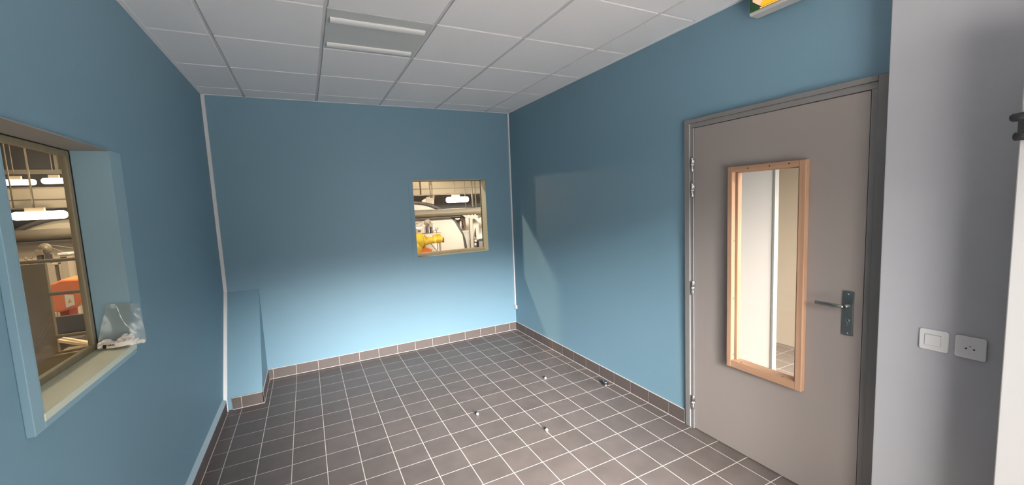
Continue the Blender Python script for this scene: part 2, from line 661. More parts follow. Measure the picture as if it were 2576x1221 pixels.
# ------------------------------------------------------------------ window in the left wall
w1 = struct_empty('window_1', (XL, -2.58, 1.076), 'tall inner window with a deep blue reveal in the side wall')
y0, y1, z0, z1 = LW
XF = XL + 0.02
m_casing = mat('blue_casing', (0.235, 0.37, 0.44), 0.42)
bm = N()
box(bm, XL, XF, y0 - 0.050, y0, z0 - 0.040, z1 + 0.0)
box(bm, XL, XF, y1, y1 + 0.118, z0 - 0.012, z1)
box(bm, XL, XF, y0, y1, z0 - 0.040, z0)
obj('casing', bm, m_casing, w1, bevel=0.002)
m_sill = mat('pale_green_sill', (0.62, 0.64, 0.50), 0.35)
bm = N()
box(bm, XL - 0.125, XF + 0.002, y0, y1, z0 - 0.02, z0 + 0.004)
obj('sill', bm, m_sill, w1, bevel=0.002)
bm = N()
box(bm, XL - 0.125, XF, y1 - 0.004, y1, z0, z1)
box(bm, XL - 0.125, XF, y0, y0 + 0.004, z0, z1)
obj('reveal', bm, m_casing, w1)
bm = N()
box(bm, XL - 0.125, XF, y0, y1, z1 - 0.004, z1)
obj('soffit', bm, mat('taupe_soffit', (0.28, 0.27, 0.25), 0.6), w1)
bm = N()
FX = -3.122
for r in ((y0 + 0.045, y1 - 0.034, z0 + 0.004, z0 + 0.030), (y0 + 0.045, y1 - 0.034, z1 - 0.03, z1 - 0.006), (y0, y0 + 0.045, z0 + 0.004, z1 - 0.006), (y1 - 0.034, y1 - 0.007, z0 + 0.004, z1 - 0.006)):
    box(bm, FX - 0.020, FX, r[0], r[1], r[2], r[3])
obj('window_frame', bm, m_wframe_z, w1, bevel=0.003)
bm = N()
box(bm, FX - 0.020, FX + 0.002, y1 - 0.007, y1 - 0.004, z0 + 0.004, z1 - 0.006)
box(bm, FX - 0.020, FX + 0.002, y0, y1, z1 - 0.006, z1 - 0.0035)
obj('gasket', bm, m_black, w1)
bm = N()
box(bm, FX - 0.014, FX - 0.008, y0 + 0.03, y1 - 0.02, z0 + 0.02, z1 - 0.02)
obj('pane', bm, m_glass, w1)

# ------------------------------------------------------------------ the taupe door
d1 = struct_empty('door_1', (0.0, -3.15, 0.0), 'taupe door with a pine-framed glass panel in a grey frame')
YL, YR, ZT = -2.686, -3.611, 2.040           # leaf edges
bm = N()
for (p, q, a, b_) in ((-2.617, -2.655, -0.013, 0.1), (-2.655, -2.683, -0.006, 0.1)):
    box(bm, a, b_, q, p, 0.0, ZT + 0.06 if p == -2.617 else ZT + 0.004)
for (p, q, a, b_) in ((-3.700, -3.640, -0.013, 0.1), (-3.640, -3.614, -0.006, 0.1)):
    box(bm, a, b_, p, q, 0.0, ZT + 0.06 if p == -3.700 else ZT + 0.004)
box(bm, -0.013, 0.1, -3.640, -2.655, ZT + 0.034, ZT + 0.06)
box(bm, -0.006, 0.1, -3.640, -2.655, ZT + 0.004, ZT + 0.034)
obj('door_frame', bm, m_frame, d1, bevel=0.0025, label='grey steel door frame')
bm = N()
box(bm, -0.0090, -0.006, -2.6572, -2.655, 0.0, ZT + 0.03)
box(bm, -0.0085, -0.004, -2.6845, -2.6824, 0.0, ZT)
obj('seal_highlight', bm, mat('grey_seal_highlight', (0.50, 0.49, 0.48), 0.5), d1, label='thin pale seal and painted edge highlight on the hinge jamb')  # pale strips: the seal, plus jamb edges catching light painted in
G = (-3.325, -2.978, 0.588, 1.736)            # glass opening: y0, y1, z0, z1
leaf = N()
grid_wall(leaf, ('x', -0.002, 1), (YR, 0.006), (YL, ZT), [G], 0.040)
leaf = obj('door_leaf', leaf, m_leaf, d1)
vf = N()
fy0, fy1, fz0, fz1 = -3.372, -2.945, 0.552, 1.766
XV = -0.036
for (a, b_) in ((fy0, G[0] - 0.014), (G[1] + 0.003, fy1)):
    box(vf, XV, -0.002, a, b_, fz0, fz1, 0)
box(vf, XV + 0.001, -0.002, fy0 + 0.02, fy1 - 0.02, fz0, G[2] + 0.008, 1)
box(vf, XV + 0.001, -0.002, fy0 + 0.02, fy1 - 0.02, G[3] - 0.002, fz1, 1)
vf = obj('glazing_frame', vf, [m_wood, m_wood_h], d1, bevel=0.003, label='pale pine glazing frame')
gb_ = N()
box(gb_, -0.002, 0.030, G[1] - 0.012, G[1] + 0.001, G[2], G[3], 0)
box(gb_, -0.002, 0.030, G[0] - 0.001, G[0] + 0.006, G[2], G[3], 0)
box(gb_, -0.002, 0.030, G[0], G[1], G[2] - 0.001, G[2] + 0.008, 1)
box(gb_, -0.002, 0.030, G[0], G[1], G[3] - 0.006, G[3] + 0.001, 1)
obj('glazing_bead', gb_, [m_wood, m_wood_h], vf)
for z in (1.680, 1.331, 0.98, 0.629):
    bm = N()
    lathe(bm, (-0.018, G[1] + 0.003, z), (0, -1, 0), [(0.0062, 0), (0.0062, 0.001), (0.0035, 0.0016)], 14)
    obj('screw', bm, m_chrome, vf)
for (y, z, on) in ((-3.07, fz1 - 0.016, 'f'), (-3.19, fz1 - 0.016, 'f'), (-3.27, G[2] + 0.008, 't'), (-3.03, G[2] + 0.008, 't'), (-3.29, fz1 - 0.012, 'f')):
    bm = N()
    if on == 'f':
        lathe(bm, (XV + 0.002, y, z), (-1, 0, 0), [(0.0045, 0), (0.0042, 0.0015)], 10)
    else:
        lathe(bm, (-0.02, y, z - 0.001), (0, 0, 1), [(0.0055, 0), (0.005, 0.0016)], 10)
    obj('knot', bm, m_knot, vf)
bm = N()
box(bm, 0.014, 0.020, G[0] - 0.01, G[1] + 0.01, G[2] - 0.01, G[3] + 0.01)
obj('pane', bm, m_glass, d1)
# handle
bm = N()
pz0, pz1, py0, py1 = 0.907, 1.124, -3.578, -3.536
for k in range(1):
    poly = []
    for (cy, cz, a0) in ((py1 - 0.004, pz1 - 0.003, 0), (py0 + 0.004, pz1 - 0.003, 90), (py0 + 0.004, pz0 + 0.003, 180), (py1 - 0.004, pz0 + 0.003, 270)):
        for t in range(0, 91, 30):
            a = math.radians(a0 + t)
            poly.append((-0.011, cy + 0.004 * math.cos(a), cz + 0.003 * math.sin(a)))
    prism(bm, poly, (0.0092, 0, 0))
plate = obj('handle_plate', bm, m_steel, d1, bevel=0.0015)
bm = N()
lathe(bm, (-0.011, -3.557, 1.054), (-1, 0, 0), [(0.0105, 0), (0.0105, 0.005), (0.0085, 0.006), (0.0085, 0.036)], 20)
pts = [(-0.047, -3.557, 1.054), (-0.0535, -3.550, 1.0545), (-0.056, -3.535, 1.055), (-0.056, -3.50, 1.0555), (-0.055, -3.470, 1.055), (-0.052, -3.437, 1.054)]
rings = []
for k, p in enumerate(pts):
    hh, ww = (0.0085, 0.0065) if k < 3 else (0.0095, 0.0055)
    d = (Vector(pts[min(k + 1, 5)]) - Vector(pts[max(k - 1, 0)])).normalized()
    side = d.cross(Vector((0, 0, 1))).normalized()
    rings.append([bm.verts.new(Vector(p) + side * ww * math.cos(a) + Vector((0, 0, 1)) * hh * math.sin(a)) for a in [2 * PI * i / 14 for i in range(14)]])
for a, b_ in zip(rings, rings[1:]):
    for i in range(14):
        f = bm.faces.new((a[i], a[(i + 1) % 14], b_[(i + 1) % 14], b_[i]))
        f.smooth = True
bm.faces.new(rings[0][::-1])
bm.faces.new(rings[-1])
obj('lever', bm, m_steel, plate)
for z in (pz1 - 0.014, pz0 + 0.012):
    bm = N()
    lathe(bm, (-0.011, -3.557, z), (-1, 0, 0), [(0.0038, 0), (0.0038, 0.0008), (0.002, 0.0014)], 12)
    obj('screw', bm, m_chrome, plate)
bm = N()
lathe(bm, (-0.0111, -3.557, 0.982), (-1, 0, 0), [(0.0085, 0), (0.008, 0.0015)], 18)
box(bm, -0.0122, -0.0111, -3.5605, -3.5535, 0.955, 0.982)
obj('lock_cylinder', bm, m_chrome, plate)
bm = N()
box(bm, -0.0131, -0.0120, -3.5585, -3.5555, 0.977, 0.987)
obj('keyhole', bm, m_black, plate)
for (za, zb) in ((1.764, 1.851), (1.599, 1.687), (0.947, 1.040), (0.140, 0.238)):
    hy = -2.6815
    bm = N()
    zm = (za + zb) / 2
    lathe(bm, (-0.013, hy, za), (0, 0, 1), [(0.0065, 0), (0.0075, 0.001), (0.0075, zm - za - 0.004)], 16)
    lathe(bm, (-0.013, hy, zm + 0.004), (0, 0, 1), [(0.0075, 0), (0.0075, zb - zm - 0.005), (0.0065, zb - zm - 0.004)], 16)
    box(bm, -0.010, -0.0055, hy, hy + 0.017, za + 0.003, zm)
    box(bm, -0.010, -0.0015, hy - 0.012, hy, zm, zb - 0.003)
    hg = obj('hinge', bm, m_chrome, d1)
    bm = N()
    lathe(bm, (-0.013, hy, zm - 0.004), (0, 0, 1), [(0.0088, 0), (0.0092, 0.001), (0.0092, 0.007), (0.0088, 0.008)], 16)
    obj('washer', bm, m_plastic, hg)

# ------------------------------------------------------------------ switch and socket on the grey lining
XG = -0.10


def plate_face(y0, y1, z0, z1, name, parent, t=0.009):
    bm = N()
    poly = []
    r = 0.008
    for (cy, cz, a0) in ((y1 - r, z1 - r, 0), (y0 + r, z1 - r, 90), (y0 + r, z0 + r, 180), (y1 - r, z0 + r, 270)):
        for tt in range(0, 91, 18):
            a = math.radians(a0 + tt)
            poly.append((XG - t, cy + r * math.cos(a), cz + r * math.sin(a)))
    prism(bm, poly, (t, 0, 0))
    return obj(name, bm, m_plastic, parent, bevel=0.003, seg=3)


sw = thing('light_switch', 'white rocker light switch on the grey wall, nearer to the door', 'light switch', (XG, -3.887, 0.956))
plate_face(-3.930, -3.845, 0.956, 1.040, 'plate', sw)
bm = N()
box(bm, XG - 0.0125, XG - 0.008, -3.9085, -3.8625, 0.977, 1.019)
rk = obj('rocker', bm, m_plastic, sw, bevel=0.0015)
bm = N()
box(bm, XG - 0.0096, XG - 0.0085, -3.9095, -3.8615, 0.976, 1.0215)
obj('gap', bm, mat('shadow_gap', (0.46, 0.46, 0.47), 0.6), sw)
so = thing('wall_socket', 'white square three-pin socket outlet on the grey wall, further from the door', 'socket', (XG, -3.988, 0.955))
plate_face(-4.030, -3.947, 0.955, 1.0395, 'plate', so)
for (y, z, r, mm) in ((-3.9775, 0.9935, 0.0030, m_black), (-3.9985, 0.9935, 0.0030, m_black), (-3.988, 1.0035, 0.0026, mat('brass_pin', (0.28, 0.26, 0.22), 0.4, 0.5))):
    bm = N()
    lathe(bm, (XG - 0.0091, y, z), (-1, 0, 0), [(r, 0), (r, 0.0005)], 14)
    obj('pin_hole', bm, mm, so)

# ------------------------------------------------------------------ exit sign above the door
sg = thing('exit_sign', 'green and orange lit emergency exit sign above the taupe door', 'exit sign', (0.0, -3.23, 2.555))
bm = N()
box(bm, -0.058, 0.016, -3.40, -3.083, 2.556, 2.690)
obj('housing', bm, mat('sign_housing', (0.52, 0.51, 0.49), 0.5), sg, bevel=0.004)
bm = N()
prism(bm, [(-0.0605, -3.087, 2.690), (-0.0605, -3.087, 2.572), (-0.0605, -3.396, 2.572), (-0.0605, -3.396, 2.690)], (0.003, 0, 0))
face = obj('sign_face', bm, mat('sign_green', (0.012, 0.085, 0.022), 0.35), sg)
bm = N()
prism(bm, [(-0.062, -3.103, 2.650), (-0.062, -3.104, 2.622), (-0.062, -3.143, 2.588), (-0.062, -3.160, 2.612), (-0.062, -3.150, 2.655)], (0.0016, 0, 0))
obj('pictogram', bm, mat('sign_white', (0.75, 0.5, 0.35), 0.4, emit=(1.0, 0.55, 0.30), es=0.55), face)
bm = N()
prism(bm, [(-0.062, -3.162, 2.612), (-0.062, -3.145, 2.586), (-0.062, -3.150, 2.581), (-0.062, -3.390, 2.580), (-0.062, -3.390, 2.655), (-0.062, -3.20, 2.655)], (0.0016, 0, 0))
obj('lamp_lens', bm, mat('amber_lens', (0.8, 0.35, 0.02), 0.35, emit=(1.0, 0.36, 0.0), es=0.85), sg, label='glowing amber lamp lens')
bm = N()
prism(bm, [(-0.0615, -3.143, 2.5785), (-0.0615, -3.143, 2.5735), (-0.0615, -3.392, 2.5735), (-0.0615, -3.392, 2.5785)], (0.0016, 0, 0))
obj('light_guide', bm, mat('amber_edge', (0.8, 0.4, 0.1), 0.35, emit=(1.0, 0.45, 0.08), es=0.75), sg)

# ------------------------------------------------------------------ ceiling light fitting
lf = thing('ceiling_light', 'square recessed ceiling light fitting with two unlit tubes', 'ceiling light', (-1.7935, -1.7835, H))
bm = N()
box(bm, -2.085, -1.502, -2.077, -1.490, H, H + 0.014)
obj('backplate', bm, mat('fitting_grey', (0.60, 0.605, 0.595), 0.5), lf)
m_tube = mat('opal_tube_cover', (0.84, 0.82, 0.81), 0.45)
for yc in (-1.947, -1.568):
    bm = N()
    n = 12
    prof = [(0.031 * math.cos(a), -0.016 * math.sin(a)) for a in [PI * i / n for i in range(n + 1)]]
    prism(bm, [(-2.068, yc + a, H + b_) for a, b_ in prof], (0.541, 0, 0))
    o = obj('tube', bm, m_tube, lf)

# ------------------------------------------------------------------ floor stop and stray plugs
ds = thing('door_stop', 'shiny metal door stop with a black ring on the floor near the right skirting', 'door stop', (-0.092, -1.848, 0.0))
bm = N()
lathe(bm, (-0.092, -1.848, 0.0), (0, 0, 1), [(0.0225, 0), (0.0225, 0.012), (0.021, 0.013)], 28)
obj('base', bm, m_chrome, ds)
bm = N()
lathe(bm, (-0.092, -1.848, 0.013), (0, 0, 1), [(0.021, 0), (0.0255, 0.002), (0.0255, 0.015), (0.021, 0.017)], 28)
obj('rubber_ring', bm, m_black, ds)
bm = N()
lathe(bm, (-0.092, -1.848, 0.030), (0, 0, 1), [(0.0215, 0), (0.0215, 0.008), (0.020, 0.0105), (0.0165, 0.011), (0.014, 0.0085)], 28)
cap = obj('cap', bm, m_chrome, ds)
bm = N()
lathe(bm, (-0.092, -1.848, 0.0385), (0, 0, 1), [(0.0145, 0), (0.0145, 0.0008)], 24)
obj('cap_recess', bm, m_black, cap)
m_foam = mat('white_foam', (0.84, 0.80, 0.76), 0.8, noise=0.05, nscale=120)
m_shade_and_print = mat('dark_shade_and_print', (0.03, 0.03, 0.03), 0.6)
plug_labels = ['small white plug lying on the tiles, furthest from the camera', 'small white plug lying on the tiles, nearest the window side', 'small white plug lying on a tile joint, nearest the camera']
for k, (x, y) in enumerate(((-0.463, -1.462), (-1.235, -1.724), (-0.897, -2.186))):
    p = thing('white_plug', plug_labels[k], 'plug', (x, y, 0.0), 'stray white plugs on the floor')
    bm = N()
    a = Vector((x - 0.002, y - 0.012, 0.0095))
    d = Vector((-0.06, 0.90, 0.38)).normalized()
    lathe(bm, a, d, [(0.003, -0.001), (0.0065, 0.001), (0.0088, 0.005), (0.0092, 0.014), (0.0088, 0.016)], 18)
    obj('tip', bm, m_foam, p)
    bm = N()
    lathe(bm, a + d * 0.016, d, [(0.0088, 0), (0.0088, 0.004), (0.0068, 0.005), (0.0068, 0.018), (0.0055, 0.019)], 14)
    obj('shade_stub', bm, m_shade_and_print, p, label='dark stub standing in for the shadow behind the plug')  # dark stub drawn out behind the plug as its contact shadow

# ------------------------------------------------------------------ bag of foam plugs on the sill
ZS = 1.081
bg = thing('plastic_bag', 'clear plastic bag of white foam plugs on the sill of the deep window', 'plastic bag', (-3.04, -2.27, ZS))
m_film = bpy.data.materials.new('clear_film')
m_film.use_nodes = True
t = m_film.node_tree
t.nodes.clear()
o_ = t.nodes.new('ShaderNodeOutputMaterial')
tr_ = t.nodes.new('ShaderNodeBsdfTransparent')
tr_.inputs[0].default_value = (0.93, 0.94, 0.93, 1)
gl_ = t.nodes.new('ShaderNodeBsdfGlossy')
gl_.inputs['Roughness'].default_value = 0.2
df_ = t.nodes.new('ShaderNodeBsdfDiffuse')
df_.inputs[0].default_value = (0.7, 0.7, 0.68, 1)
m1 = t.nodes.new('ShaderNodeMixShader')
m1.inputs[0].default_value = 0.30
t.links.new(df_.outputs[0], m1.inputs[1])
t.links.new(gl_.outputs[0], m1.inputs[2])
m2 = t.nodes.new('ShaderNodeMixShader')
m2.inputs[0].default_value = 0.13
t.links.new(tr_.outputs[0], m2.inputs[1])
t.links.new(m1.outputs[0], m2.inputs[2])
t.links.new(m2.outputs[0], o_.inputs[0])
bm = N()
NX, NZ = 14, 12


def bag_pt(s, tt, side):
    """s across 0..1, tt up 0..1."""
    xb = -3.115 + s * 0.168
    xt = -3.070 + s * 0.105
    x = xb * (1 - tt) + xt * tt
    z = ZS + 0.002 + tt * (0.186 - 0.01 * s) + 0.006 * s * (1 - tt)
    bulge = 0.030 * math.sin(PI * min(1, max(0, s))) * (1 - tt) ** 0.8 + 0.003
    wob = 0.006 * math.sin(9 * s + 5 * tt) * math.sin(7 * tt + 3 * s) * (0.3 + tt)
    lean_y = -2.272 + 0.022 * tt
    return (x, lean_y + side * bulge + wob, z)


for side in (-1, 1):
    gridv = [[bm.verts.new(bag_pt(i / NX, j / NZ, side)) for j in range(NZ + 1)] for i in range(NX + 1)]
    for i in range(NX):
        for j in range(NZ):
            f = bm.faces.new((gridv[i][j], gridv[i + 1][j], gridv[i + 1][j + 1], gridv[i][j + 1]))
            f.smooth = True
obj('film', bm, m_film, bg)
bm = N()
crease = [bag_pt(0.30 + 0.55 * k / 8, 0.98 - 0.72 * k / 8, -1) for k in range(9)]
tube(bm, [(x + random.uniform(-.002, .002), y - 0.002, z + random.uniform(-.002, .002)) for x, y, z in crease], [0.0006 + 0.0016 * (k % 2) for k in range(9)], 6)
obj('crease', bm, mat('glossy_crease', (0.85, 0.85, 0.83), 0.12), bg)
lbp = N()
lpts = []
for k in range(9):
    s = 0.18 + 0.56 * k / 8
    x, y, z = bag_pt(s, 0.02, -1)
    lpts.append((x, y - 0.004, z + 0.003))
top = [(x, y + 0.003, z + 0.019) for x, y, z in lpts]
vb = [lbp.verts.new(p) for p in lpts]
vt = [lbp.verts.new(p) for p in top]
for k in range(8):
    lbp.faces.new((vb[k], vb[k + 1], vt[k + 1], vt[k]))
lab = obj('paper_label', lbp, mat('label_paper', (0.72, 0.66, 0.58), 0.6), bg)
bm = N()
q = [Vector(p) for p in (lpts[0], lpts[1], top[1], top[0])]
off = Vector((0, -0.0012, 0))
bb0 = q[0].lerp(q[3], 0.02) + off
prism(bm, [bb0, q[1].lerp(q[2], 0.02) + off, q[1].lerp(q[2], 0.85) + off, q[0].lerp(q[3], 0.85) + off], (0, 0.0006, 0))
obj('label_block', bm, m_black, lab)
# five letters on the label, drawn with strokes
GL = {'F': [((0, 0), (0, 1)), ((0, 1), (.7, 1)), ((0, .55), (.55, .55))],
      'A': [((0, 0), (.35, 1)), ((.35, 1), (.7, 0)), ((.15, .4), (.55, .4))],
      'B': [((0, 0), (0, 1)), ((0, 1), (.6, .85)), ((.6, .85), (0, .52)), ((0, .52), (.65, .25)), ((.65, .25), (0, 0))],
      'R': [((0, 0), (0, 1)), ((0, 1), (.65, .8)), ((.65, .8), (0, .5)), ((.2, .5), (.7, 0))],
      'E': [((0, 0), (0, 1)), ((0, 1), (.65, 1)), ((0, .5), (.55, .5)), ((0, 0), (.65, 0))]}
bm = N()
P0 = Vector(lpts[1]).lerp(Vector(top[1]), 0.50) + Vector((0.003, -0.003, 0))
ex = (Vector(lpts[4]) - Vector(lpts[1])).normalized()
ez = (Vector(top[2]) - Vector(lpts[2])).normalized()
for k, ch in enumerate('FABRE'):
    for (a, b_) in GL[ch]:
        pa = P0 + ex * (k * 0.0064 + a[0] * 0.0054) + ez * a[1] * 0.0065
        pb = P0 + ex * (k * 0.0064 + b_[0] * 0.0054) + ez * b_[1] * 0.0065
        tube(bm, [pa, pb], 0.0007, 6)
obj('label_text', bm, m_shade_and_print, lab)
bm = N()
for k in range(230):
    s = random.uniform(0.05, 0.93)
    hmax = 0.060 * (0.55 + 0.45 * math.sin(PI * s)) * (0.75 + 0.25 * math.sin(13 * s))
    z = ZS + 0.010 + random.uniform(0, 1) * max(0.004, hmax - 0.016)
    tt = (z - ZS) / 0.19
    xx, yy, _ = bag_pt(s, tt, 0)
    bul = 0.022 * math.sin(PI * s)
    ico(bm, (xx, yy + random.uniform(-bul, bul), z), 0.0078, 2, (1, 1, 0.85), 0.06)
tag(obj('foam_plugs', bm, m_foam, loc=(-3.04, -2.27, ZS)), 'heap of white foam plugs inside the clear plastic bag', 'foam plugs', kind='stuff')

# ------------------------------------------------------------------ white outside door leaf standing open at the right
dl = struct_empty('door_2', (-0.62, -5.08, 0.0), 'white outside door leaf standing open at the right edge')
pF, pH = Vector((-0.33, -4.117, 0)), Vector((-0.30, -5.085, 0))
dv = (pH - pF).normalized()
nv = Vector((dv.y, -dv.x, 0))
if nv.x < 0:
    nv = -nv
bm = N()
prism(bm, [pF + Vector((0, 0, 0.01)), pH + Vector((0, 0, 0.01)), pH + nv * 0.045 + Vector((0, 0, 0.01)), pF + nv * 0.045 + Vector((0, 0, 0.01))], (0, 0, 2.08))
obj('door_leaf', bm, mat('white_door_paint', (0.33, 0.32, 0.315), 0.4), dl, bevel=0.003)
bm = N()
for (z, l) in ((1.806, 0.020), (1.748, 0.011)):
    c0 = pF + Vector((-0.006, 0, z))
    tube(bm, [c0 + Vector((0, -0.03, 0)), c0 + Vector((0, l * 0.7, 0)), c0 + Vector((0, l, 0))], [0.0125, 0.0125, 0.008], 14)
box(bm, pF.x - 0.016, pF.x + 0.001, pF.y - 0.05, pF.y + 0.001, 1.738, 1.818)
obj('latch', bm, m_black, dl, label='black two-pronged latch')

# ------------------------------------------------------------------ outside ground
bm = N()
box(bm, -14, 14, -26, -5.24, -0.12, -0.02)
struct('ground', bm, mat('pale_concrete', (0.80, 0.78, 0.76), 0.9, noise=0.05, nscale=2))

# ------------------------------------------------------------------ corridor behind the taupe door
bm = N()
box(bm, 0.12, 2.2, -5.25, 0.0, -0.1, 0.0)
struct('floor_corridor', bm, m_floor_c)
bm = N()
box(bm, 1.325, 1.372, -2.41, 0.0, 0.0, 2.5)
wp_ = struct('wall_partition', bm, mat('warm_white_paint', (0.70, 0.62, 0.56), 0.5), label='white partition end seen through the door glass')
bm = N()
box(bm, 1.321, 1.376, -2.424, -2.408, 0.0, 2.5)
obj('dimmed_end', bm, mat('dimmed_end_grey', (0.24, 0.225, 0.21), 0.6), wp_, label='grey partition end, darkened against the daylight on it')  # end face given a darker colour to offset direct daylight
bm = N()
box(bm, 2.085, 2.2, -5.25, 0.0, 0.0, 2.5)
struct('wall_corridor', bm, m_beige, label='beige corridor wall seen through the door glass')
bm = N()
box(bm, 0.12, 2.2, -0.02, 0.1, 0.0, 2.5)
struct('wall_corridor_end', bm, m_white)
bm = N()
box(bm, 0.16, 2.2, -5.25, 0.0, 2.5, 2.6)
struct('ceiling_corridor', bm, m_white)
bm = N()
box(bm, 1.325, 2.2, -5.25, -5.11, 0.0, 2.5)
struct('wall_corridor_near', bm, m_white)

# ------------------------------------------------------------------ factory hall beyond the two inner windows
m_hwall = mat('hall_wall', (0.55, 0.47, 0.36), 0.8, noise=0.08, nscale=1.5)
m_hdark = mat('hall_dark_ceiling', (0.10, 0.085, 0.065), 0.8)
m_hfloor = mat('hall_floor', (0.25, 0.22, 0.18), 0.7, noise=0.1)
bm = N()
box(bm, -9.0, 3.2, 0.175, 7.1, -0.12, -0.02)
box(bm, -9.0, -3.19, -5.25, 0.175, -0.12, -0.02)
struct('floor_hall', bm, m_hfloor)
bm = N()
box(bm, -9.0, 3.2, 7.0, 7.15, -0.02, 4.4)
struct('wall_hall_far', bm, m_hwall)
bm = N()
box(bm, -9.15, -9.0, -5.25, 7.1, -0.02, 4.4)
struct('wall_hall_left', bm, m_hwall)
bm = N()
box(bm, 3.2, 3.35, 0.175, 7.1, -0.02, 4.4)
struct('wall_hall_right', bm, m_hwall)
bm = N()
box(bm, -9.0, -3.19, -5.4, -5.25, -0.02, 4.4)
struct('wall_hall_near', bm, m_hwall)
bm = N()
box(bm, -9.0, 3.2, 0.175, 7.1, 4.3, 4.4)
box(bm, -9.0, -3.19, -5.25, 0.175, 4.3, 4.4)
box(bm, -3.19, 3.2, 0.175, 0.20, 2.9, 4.3)
box(bm, -3.21, -3.19, -5.25, 0.2, 3.0, 4.3)
struct('ceiling_hall', bm, m_hdark)

m_cream = mat('cream_panel', (0.45, 0.39, 0.30), 0.5)
m_lamp = mat('lamp_glow', (1, 0.95, 0.85), 0.4, emit=(1.0, 0.86, 0.62), es=14.0)
m_galv = mat('galvanised', (0.27, 0.23, 0.17), 0.45, 0.3)
m_dgrey = mat('dark_grey_paint', (0.07, 0.06, 0.05), 0.6)
m_mgrey = mat('mid_grey_paint', (0.28, 0.24, 0.18), 0.6)
m_yellow = mat('robot_yellow', (0.72, 0.47, 0.025), 0.4)
m_orange = mat('machine_orange', (0.80, 0.21, 0.05), 0.5)
m_brown = mat('brown_steel_and_shade', (0.13, 0.102, 0.052), 0.6)

# long white girder across the hall
gd = thing('roof_girder', 'long cream girder running across the hall above the pipe', 'girder', (-2.5, 5.0, 1.88))
bm = N()
box(bm, -8.9, 3.1, 5.00, 5.14, 2.03, 2.215)
box(bm, -8.9, 3.1, 5.02, 5.14, 1.885, 2.018)
obj('panel', bm, m_cream, gd)
bm = N()
box(bm, -8.9, 3.1, 4.99, 5.2, 2.205, 2.225)
box(bm, -8.9, 3.1, 4.97, 5.2, 1.868, 1.886)
box(bm, -8.9, 3.1, 5.005, 5.14, 2.018, 2.03)
obj('flange', bm, m_galv, gd)
# dark duct with ribs high above the girder
dd = thing('dark_duct', 'dark ribbed duct high under the hall roof above the upper lamps', 'duct', (-2.5, 5.5, 2.47))
bm = N()
box(bm, -8.9, 3.1, 5.35, 5.9, 2.50, 4.25)
obj('duct', bm, m_dgrey, dd)
bm = N()
box(bm, -8.9, 3.1, 5.30, 5.36, 2.46, 2.54)
for k in range(14):
    xx = -8.6 + k * 0.85
    box(bm, xx, xx + 0.04, 5.31, 5.36, 2.54, 4.25)
obj('rib', bm, m_mgrey, dd)

# long pipe with a dark half-shell painting in its underside shade
pp = thing('overhead_pipe', 'thick horizontal pipe passing in front of the round drums', 'pipe', (-2.5, 4.045, 1.37))
bm = N()
tube(bm, [(-8.9, 4.045, 1.458), (3.1, 4.045, 1.458)], 0.083, 28)
obj('pipe', bm, m_galv, pp)
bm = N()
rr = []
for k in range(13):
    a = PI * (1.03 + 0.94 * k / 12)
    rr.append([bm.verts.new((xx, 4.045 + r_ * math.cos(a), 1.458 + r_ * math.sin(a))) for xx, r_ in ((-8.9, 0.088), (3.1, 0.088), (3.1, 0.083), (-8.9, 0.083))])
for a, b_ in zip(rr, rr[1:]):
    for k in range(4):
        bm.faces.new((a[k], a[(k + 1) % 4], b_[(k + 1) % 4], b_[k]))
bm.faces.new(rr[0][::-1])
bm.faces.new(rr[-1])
obj('underside_shade', bm, m_brown, pp, label='dark brown shell painting in the shade on the underside')
bm = N()
box(bm, -8.9, 3.1, 4.0, 4.09, 1.352, 1.369)
obj('support_rail', bm, m_dgrey, pp, label='dark support rail under the pipe')


def drum(cx, label):
    t = thing('round_drum', label, 'drum', (cx, 4.6, -0.02), 'white round drums in the hall')
    bm = N()
    lathe(bm, (cx, 4.2, 0.55), (0, 1, 0), [(1.125, 0), (1.125, 0.02), (1.0, 0.02)], 96)
    obj('end_face', bm, m_cream, t)
    bm = N()
    n = 96
    pr_ = [(1.125, 4.205), (1.125, 4.16), (1.185, 4.16), (1.185, 4.30), (1.17, 4.30), (1.17, 4.75)]
    rings = [[bm.verts.new((cx + r * math.cos(2 * PI * k / n), y, max(-0.02, 0.55 + r * math.sin(2 * PI * k / n)))) for k in range(n)] for r, y in pr_]
    for a, b_ in zip(rings, rings[1:]):
        for k in range(n):
            f = bm.faces.new((a[k], a[(k + 1) % n], b_[(k + 1) % n], b_[k]))
            f.smooth = True
    obj('rim', bm, m_dgrey, t, label='dark rim')
    bm = N()
    prism(bm, [(cx - 1.05, 4.19, 1.37), (cx + 0.80, 4.19, 1.37), (cx + 0.92, 4.19, 1.23), (cx + 1.08, 4.19, 0.93), (cx + 1.12, 4.19, 0.60), (cx + 1.12, 4.19, -0.02), (cx - 1.05, 4.19, -0.02)], (0, -0.04, 0))
    obj('guard_panel', bm, m_cream, t)
    return t


drum(-0.25, 'round cream drum seen through the small window, behind the yellow robot arm')
drum(-5.52, 'round cream drum seen through the deep side window, behind the orange machine')


